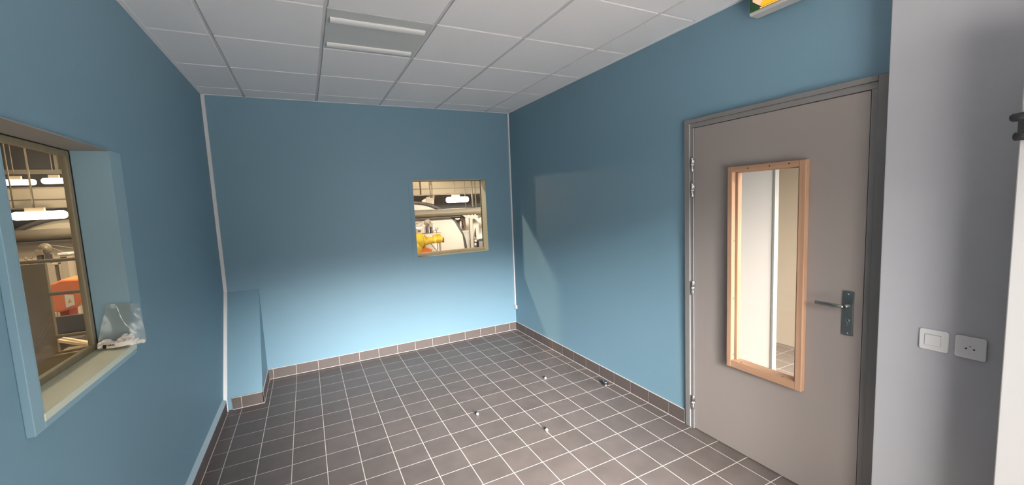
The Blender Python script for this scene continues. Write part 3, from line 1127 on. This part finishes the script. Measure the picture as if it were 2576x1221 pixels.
def hall_lamp(x, y, z, length, r, label, power=0):
    t = thing('tube_lamp', label, 'lamp', (x, y, z), 'glowing tube lamps in the hall')
    bm = N()
    tube(bm, [(x + length / 2 * a_, y, z) for a_ in (-1, -0.985, -0.94, -0.85, 0, 0.85, 0.94, 0.985, 1)], [r * 0.35, r * 0.6, r * 0.85, r, r, r, r * 0.85, r * 0.6, r * 0.35], 20)
    obj('diffuser', bm, m_lamp, t)
    bm = N()
    box(bm, x - length * 0.25, x + length * 0.1, y - 0.02, y + 0.02, z + r * 0.9, z + r + 0.05)
    obj('bracket', bm, m_cream, t)
    bm = N()
    tube(bm, [(x - length * 0.1, y, z + r + 0.04), (x - length * 0.1, y, 4.3)], 0.006, 8)
    obj('suspension_rod', bm, m_galv, t)
    if power:
        light('lamp_light', 'POINT', (x, y, z - r - 0.02), (0, 0, 0), power, WARM).data.shadow_soft_size = 0.05


hall_lamp(0.885, 4.5, 1.735, 0.54, 0.065, 'glowing tube lamp in the middle of the small window')
hall_lamp(0.265, 4.58, 2.25, 0.50, 0.045, 'glowing tube lamp at the top edge of the small window')
hall_lamp(-5.62, 3.6, 1.742, 0.56, 0.058, 'lower glowing tube lamp in the deep side window')
hall_lamp(-6.165, 4.5, 2.272, 0.38, 0.045, 'upper tube lamp, first from the left, in the deep side window')
hall_lamp(-5.74, 4.5, 2.286, 0.34, 0.045, 'upper tube lamp, second from the left, in the deep side window')

hall_lamp(-2.25, 3.3, 2.02, 0.66, 0.06, 'glowing tube lamp hanging in the hall between the two inner windows', 70)

# hanging rods and conduits in front of the girder
HL = ['thin hanging rod left in the small window', 'thin rod hanging to the right of the glowing lamp', 'conduit drop near the right edge of the small window', 'thinnest drop, last before the right edge of the small window']
for k, (x, zb, r) in enumerate(((0.008, 1.87, 0.016), (1.043, 1.55, 0.007), (1.221, 1.55, 0.020), (1.303, 1.38, 0.014))):
    bm = N()
    tube(bm, [(x, 4.4, 4.3), (x + random.uniform(-.01, .01), 4.4, zb)], r, 10)
    tag(obj('hanging_rod', bm, m_galv, loc=(x, 4.4, zb)), HL[k], 'rod', 'rods hanging in the hall')
for k, (x, zb) in enumerate(((-6.21, 1.88), (-5.99, 1.80))):
    bm = N()
    tube(bm, [(x, 4.38, 4.3), (x, 4.38, zb)], 0.009, 10)
    tag(obj('hanging_rod', bm, m_galv, loc=(x, 4.45, zb)), ['hanging rod further left in the deep side window', 'hanging rod between the two upper lamps in the deep side window'][k], 'rod', 'rods hanging in the hall')
hb = thing('hanging_bracket', 'perforated hanging bracket with twin bars and sheet plate in the small window', 'bracket', (0.2, 4.4, 1.65))
bm = N()
box(bm, 0.20, 0.275, 4.38, 4.40, 2.06, 2.5)
for zz in (2.09, 2.12, 2.15):
    for xx in (0.215, 0.237, 0.258):
        box(bm, xx - 0.003, xx + 0.003, 4.376, 4.381, zz - 0.004, zz + 0.004, 1)
obj('perforated_plate', bm, [m_cream, m_dgrey], hb)
for (a, b_) in (((0.212, 4.39, 2.07), (0.228, 4.39, 1.80)), ((0.268, 4.39, 2.07), (0.258, 4.39, 1.80))):
    bm = N()
    tube(bm, [a, b_], 0.011, 8)
    obj('bar', bm, m_galv, hb)
bm = N()
prism(bm, [(0.125, 4.40, 1.81), (0.318, 4.40, 1.85), (0.292, 4.40, 1.65), (0.125, 4.40, 1.70)], (0, 0.01, 0))
obj('sheet', bm, mat('brown_sheet', (0.34, 0.27, 0.17), 0.5), hb)
bm = N()
prism(bm, [(0.03, 4.40, 1.745), (0.120, 4.40, 1.79), (0.120, 4.40, 1.685), (0.037, 4.40, 1.71)], (0, 0.05, 0))
obj('end_box', bm, m_cream, hb)

# dark plant behind the drum
bm = N()
box(bm, -8.9, 3.1, 6.2, 6.9, 0.0, 1.80)
tag(obj('plant_cabinet', bm, m_dgrey, loc=(-2.5, 6.5, 0.0)), 'long dark cabinet against the far hall wall', 'cabinet')

# yellow robot arm
rb = thing('robot_arm', 'yellow industrial robot arm seen through the small window', 'robot', (-0.56, 3.0, -0.02))
bm = N()
lathe(bm, (-0.56, 3.0, -0.02), (0, 0, 1), [(0.24, 0), (0.24, 0.10), (0.17, 0.14), (0.15, 0.55), (0.19, 0.62), (0.19, 0.74)], 28)
obj('base', bm, m_yellow, rb)
bm = N()
tube(bm, [(-0.66, 3.0, 0.94), (-0.58, 3.0, 0.95), (-0.48, 3.0, 0.975), (-0.42, 3.0, 0.975), (-0.375, 3.0, 0.97)], [0.05, 0.10, 0.135, 0.140, 0.136], 24)
ico(bm, (-0.54, 2.99, 0.86), 0.15, 2)
obj('shoulder', bm, m_yellow, rb)
bm = N()
lathe(bm, (-0.375, 3.0, 0.97), (1, 0, 0), [(0.125, 0), (0.138, 0.004), (0.138, 0.016), (0.115, 0.020)], 28)
obj('flange', bm, m_yellow, rb)
for a in range(6):
    bm = N()
    lathe(bm, (-0.356, 3.0 + 0.120 * math.cos(a * PI / 3 + .3), 0.97 + 0.120 * math.sin(a * PI / 3 + .3)), (1, 0, 0), [(0.010, 0), (0.010, 0.012)], 6)
    obj('bolt', bm, m_yellow, rb)
bm = N()
tube(bm, [(-0.37, 3.0, 0.965), (-0.33, 3.0, 0.97), (-0.25, 3.0, 0.972), (-0.16, 3.0, 0.970), (-0.08, 3.0, 0.976), (-0.03, 3.0, 0.978), (0.0, 3.0, 0.976), (0.014, 3.0, 0.974)], [0.115, 0.085, 0.068, 0.058, 0.066, 0.070, 0.055, 0.03], 24)
obj('forearm', bm, m_yellow, rb)
bm = N()
lathe(bm, (-0.085, 3.07, 1.0), (0, -1, 0), [(0.088, 0), (0.088, 0.05), (0.07, 0.06)], 28)
obj('wrist_drum', bm, mat('robot_amber', (0.70, 0.30, 0.01), 0.45), rb)
bm = N()
box(bm, 0.012, 0.032, 2.95, 3.05, 0.912, 1.004)
obj('tool_plate', bm, m_galv, rb, bevel=0.003)
bm = N()
tube(bm, [(-0.22, 2.98, 0.905), (-0.17, 2.97, 0.83), (-0.117, 2.97, 0.765), (-0.10, 2.97, 0.80), (-0.092, 2.98, 0.91)], 0.006, 8)
obj('cable', bm, m_dgrey, rb)

# orange machine bed under the robot arm
bm = N()
prism(bm, [(-0.80, 2.9, -0.02), (-0.80, 2.9, 0.845), (-0.30, 2.9, 0.845), (-0.13, 2.9, 0.77), (-0.13, 2.9, -0.02)], (0, 0.20, 0))
for v in bm.verts:
    v.co.y += 0.36
tag(obj('orange_machine', bm, m_orange, loc=(-0.45, 3.3, 0.0), bevel=0.012), 'orange machine casing below the yellow robot arm', 'machine')

# bench of pneumatic gadgets
def gadget_bench(cx, zt, flip, label):
    t = thing('gadget_bench', label, 'bench', (cx, 3.6, -0.02), 'benches with a disc gauge in the hall')
    q = lambda dx: cx + flip * dx

    def bx(bm, a, b_, c, d, e, f):
        box(bm, min(q(a), q(b_)), max(q(a), q(b_)), c, d, e, f)
    bm = N()
    bx(bm, -0.12, 0.26, 3.5, 3.8, zt - 0.022, zt)
    obj('bench_top', bm, m_cream, t, bevel=0.003)
    for a in (-0.10, 0.22):
        bm = N()
        bx(bm, a, a + 0.03, 3.6, 3.63, -0.02, zt - 0.02)
        obj('leg', bm, m_galv, t)
    bm = N()
    lathe(bm, (q(0), 3.62, zt + 0.218), (0, -1, 0), [(0.070, 0), (0.070, 0.03), (0.064, 0.034), (0.02, 0.035), (0.018, 0.045)], 28)
    obj('disc', bm, m_galv, t)
    for (a, b_, h0, h1) in ((-0.04, 0.010, 0.015, 0.15), (0.045, 0.088, 0.0, 0.125)):
        bm = N()
        bx(bm, a, b_, 3.58, 3.66, zt + h0, zt + h1)
        obj('valve_block', bm, m_dgrey, t, bevel=0.003)
    bm = N()
    bx(bm, 0.018, 0.088, 3.56, 3.62, zt + 0.135, zt + 0.205)
    obj('small_box', bm, m_galv, t, bevel=0.004)
    bm = N()
    tube(bm, [(q(-0.03), 3.6, zt), (q(-0.075), 3.6, zt + 0.03), (q(-0.07), 3.6, zt + 0.13), (q(-0.03), 3.6, zt + 0.14)], 0.007, 8)
    tube(bm, [(q(-0.05), 3.61, zt + 0.26), (q(-0.30), 3.7, zt + 0.18)], 0.005, 8)
    tube(bm, [(q(-0.05), 3.61, zt + 0.23), (q(-0.20), 3.7, zt + 0.10)], 0.005, 8)
    obj('hose', bm, m_mgrey, t)
    bm = N()
    lathe(bm, (q(0.17), 3.6, zt), (0, 0, 1), [(0.008, 0), (0.008, 0.04), (0.028, 0.045), (0.030, 0.075), (0.010, 0.08)], 16)
    tube(bm, [(q(0.10), 3.6, zt + 0.03), (q(0.15), 3.6, zt + 0.065), (q(0.215), 3.6, zt + 0.085), (q(0.20), 3.6, zt + 0.11)], 0.010, 8)
    tube(bm, [(q(0.17), 3.6, zt + 0.07), (q(0.14), 3.6, zt + 0.11)], 0.009, 8)
    obj('clamp', bm, m_mgrey, t)
    bm = N()
    bx(bm, -0.235, -0.155, 3.55, 3.70, -0.02, zt + 0.11)
    obj('control_post', bm, m_cream, t, bevel=0.004)
    bm = N()
    bx(bm, -0.225, -0.165, 3.545, 3.551, zt + 0.04, zt + 0.082)
    obj('display', bm, m_dgrey, t)
    bm = N()
    bx(bm, -0.255, -0.140, 3.54, 3.71, zt + 0.108, zt + 0.140)
    obj('post_cap', bm, m_white, t, bevel=0.006)


gadget_bench(-0.092, 1.066, 1, 'bench of valves and a disc gauge behind the yellow robot arm')
gadget_bench(-5.625, 1.055, -1, 'bench of valves and a disc gauge seen through the deep side window')

# frame post with bracket beam and round vessel at the right of the small window
pf = thing('machine_post', 'square steel post with a cross beam at the right of the small window', 'post', (0.96, 3.9, -0.02))
bm = N()
box(bm, 0.925, 0.995, 3.9, 3.95, -0.02, 1.34)
obj('post', bm, m_galv, pf, bevel=0.003)
bm = N()
prism(bm, [(0.76, 3.88, 1.392), (1.12, 3.88, 1.36), (1.12, 3.88, 1.295), (0.845, 3.88, 1.315)], (0, 0.07, 0))
obj('cross_beam', bm, m_galv, pf)
bm = N()
box(bm, 1.12, 1.168, 3.89, 3.95, 1.295, 1.345)
obj('end_stop', bm, m_dgrey, pf)
for k in range(3):
    bm = N()
    lathe(bm, (0.92 + 0.075 * k, 3.915, 1.36), (0, 0, 1), [(0.022, 0), (0.022, 0.025), (0.010, 0.028)], 14)
    obj('cap_nut', bm, m_cream, pf)
vs_ = thing('round_vessel', 'shiny round steel vessel half hidden by the drum and the post', 'vessel', (1.08, 5.0, -0.02))
bm = N()
lathe(bm, (1.06, 5.05, 0.985), (0, 0, 1), [(0.17, 0), (0.185, 0.05), (0.185, 0.24), (0.17, 0.30), (0.11, 0.36), (0.03, 0.39)], 32)
obj('body', bm, mat('polished_vessel', (0.55, 0.47, 0.38), 0.16, 1.0), vs_)
bm = N()
box(bm, 0.86, 1.245, 4.8, 5.25, -0.02, 0.965)
obj('plinth', bm, m_mgrey, vs_, bevel=0.004)
bm = N()
box(bm, 0.86, 1.245, 4.79, 5.25, 0.965, 0.985)
obj('plinth_lip', bm, m_cream, vs_)
gm = thing('grey_machine', 'dark machine column right of the square post in the small window', 'machine', (1.33, 4.6, -0.02))
bm = N()
prism(bm, [(1.27, 4.6, 0.85), (1.275, 4.6, 1.20), (1.325, 4.6, 1.265), (1.42, 4.6, 1.165), (1.40, 4.6, 0.76), (1.345, 4.6, 0.76), (1.335, 4.6, 1.06)], (0, 0.12, 0))
obj('head', bm, m_mgrey, gm)
bm = N()
box(bm, 1.285, 1.36, 4.66, 4.8, -0.02, 1.10)
obj('column', bm, m_dgrey, gm)
bm = N()
ico(bm, (1.30, 4.58, 0.735), 0.045, 2)
ico(bm, (1.285, 4.57, 0.80), 0.03, 2)
box(bm, 1.265, 1.315, 4.55, 4.62, 0.63, 0.68)
obj('motor', bm, m_galv, gm)
bm = N()
box(bm, 1.36, 2.2, 4.5, 5.2, -0.02, 0.72)
tag(obj('low_bench', bm, [m_dgrey], loc=(1.8, 4.85, 0.0), bevel=0.004), 'low dark bench at the right edge of the small window', 'bench')
bm = N()
box(bm, 1.435, 2.6, 5.6, 5.66, -0.02, 1.25)
tag(obj('wall_panel', bm, m_cream, loc=(1.9, 5.6, 0.0)), 'cream panel behind the low dark bench', 'panel')

# steel post and handrails outside the deep side window
gr = thing('guard_rail', 'brown steel guard panel with handrails outside the deep side window', 'guard rail', (-4.6, 0.9, -0.02))
bm = N()
box(bm, -4.80, -4.537, 0.90, 0.94, -0.02, 1.245)
obj('panel', bm, m_brown, gr)
for (z, xa) in ((1.268, -4.95), (0.947, -4.54), (0.527, -4.54)):
    bm = N()
    tube(bm, [(xa, 0.9, z), (-3.6, 0.9, z)], 0.017, 12)
    obj('rail', bm, m_brown, gr)
bm = N()
box(bm, -3.65, -3.60, 0.88, 0.93, -0.02, 1.27)
obj('post', bm, m_brown, gr)
# orange machine seen through the deep side window
om = thing('orange_press', 'orange machine with a yellow warning label behind the brown guard rail', 'machine', (-4.88, 2.2, -0.02))
bm = N()
prism(bm, [(-5.02, 2.0, 0.86), (-4.96, 2.0, 0.93), (-4.88, 2.0, 0.965), (-4.72, 2.0, 0.955), (-4.70, 2.0, 0.72), (-4.78, 2.0, 0.62), (-4.93, 2.0, 0.585), (-5.02, 2.0, 0.60)], (0, 0.4, 0))
obj('body', bm, m_orange, om, bevel=0.02)
bm = N()
box(bm, -4.97, -4.89, 2.1, 2.3, -0.02, 0.6)
obj('leg', bm, mat('dark_orange', (0.45, 0.07, 0.02), 0.5), om)
bm = N()
prism(bm, [(-4.868, 1.995, 0.787), (-4.794, 1.995, 0.775), (-4.793, 1.995, 0.657), (-4.870, 1.995, 0.631)], (0, 0.006, 0))
wl = obj('warning_label', bm, m_white, om, label='white label with a yellow triangle')
bm = N()
prism(bm, [(-4.850, 1.992, 0.685), (-4.812, 1.992, 0.690), (-4.831, 1.992, 0.735)], (0, 0.004, 0))
obj('triangle', bm, m_yellow, wl)
bm = N()
box(bm, -5.0, -4.945, 1.95, 2.0, 0.39, 0.60)
obj('side_box', bm, m_cream, om, bevel=0.004, label='cream box at the foot')
bm = N()
box(bm, -4.93, -4.60, 1.5, 1.9, -0.02, 0.36)
box(bm, -4.93, -4.60, 1.86, 1.9, 0.36, 0.56)
tag(obj('dark_bin', bm, m_dgrey, loc=(-4.76, 1.7, -0.02), bevel=0.006), 'dark bin under the orange machine behind the lower handrail', 'bin')
bm = N()
prism(bm, [(-4.43, 0.66, 0.545), (-4.20, 0.66, 0.447), (-4.20, 0.66, 0.421), (-4.43, 0.66, 0.519)], (0, 0.10, 0))
tag(obj('wooden_board', bm, m_wframe, loc=(-4.35, 0.75, 0.45)), 'pale wooden board sloping below the lowest handrail', 'board')
bm = N()
box(bm, -4.45, -3.9, 0.60, 0.86, -0.02, 0.42)
tag(obj('crate', bm, m_brown, loc=(-4.35, 0.85, 0.0), bevel=0.006), 'brown crate beneath the sloping wooden board', 'crate')
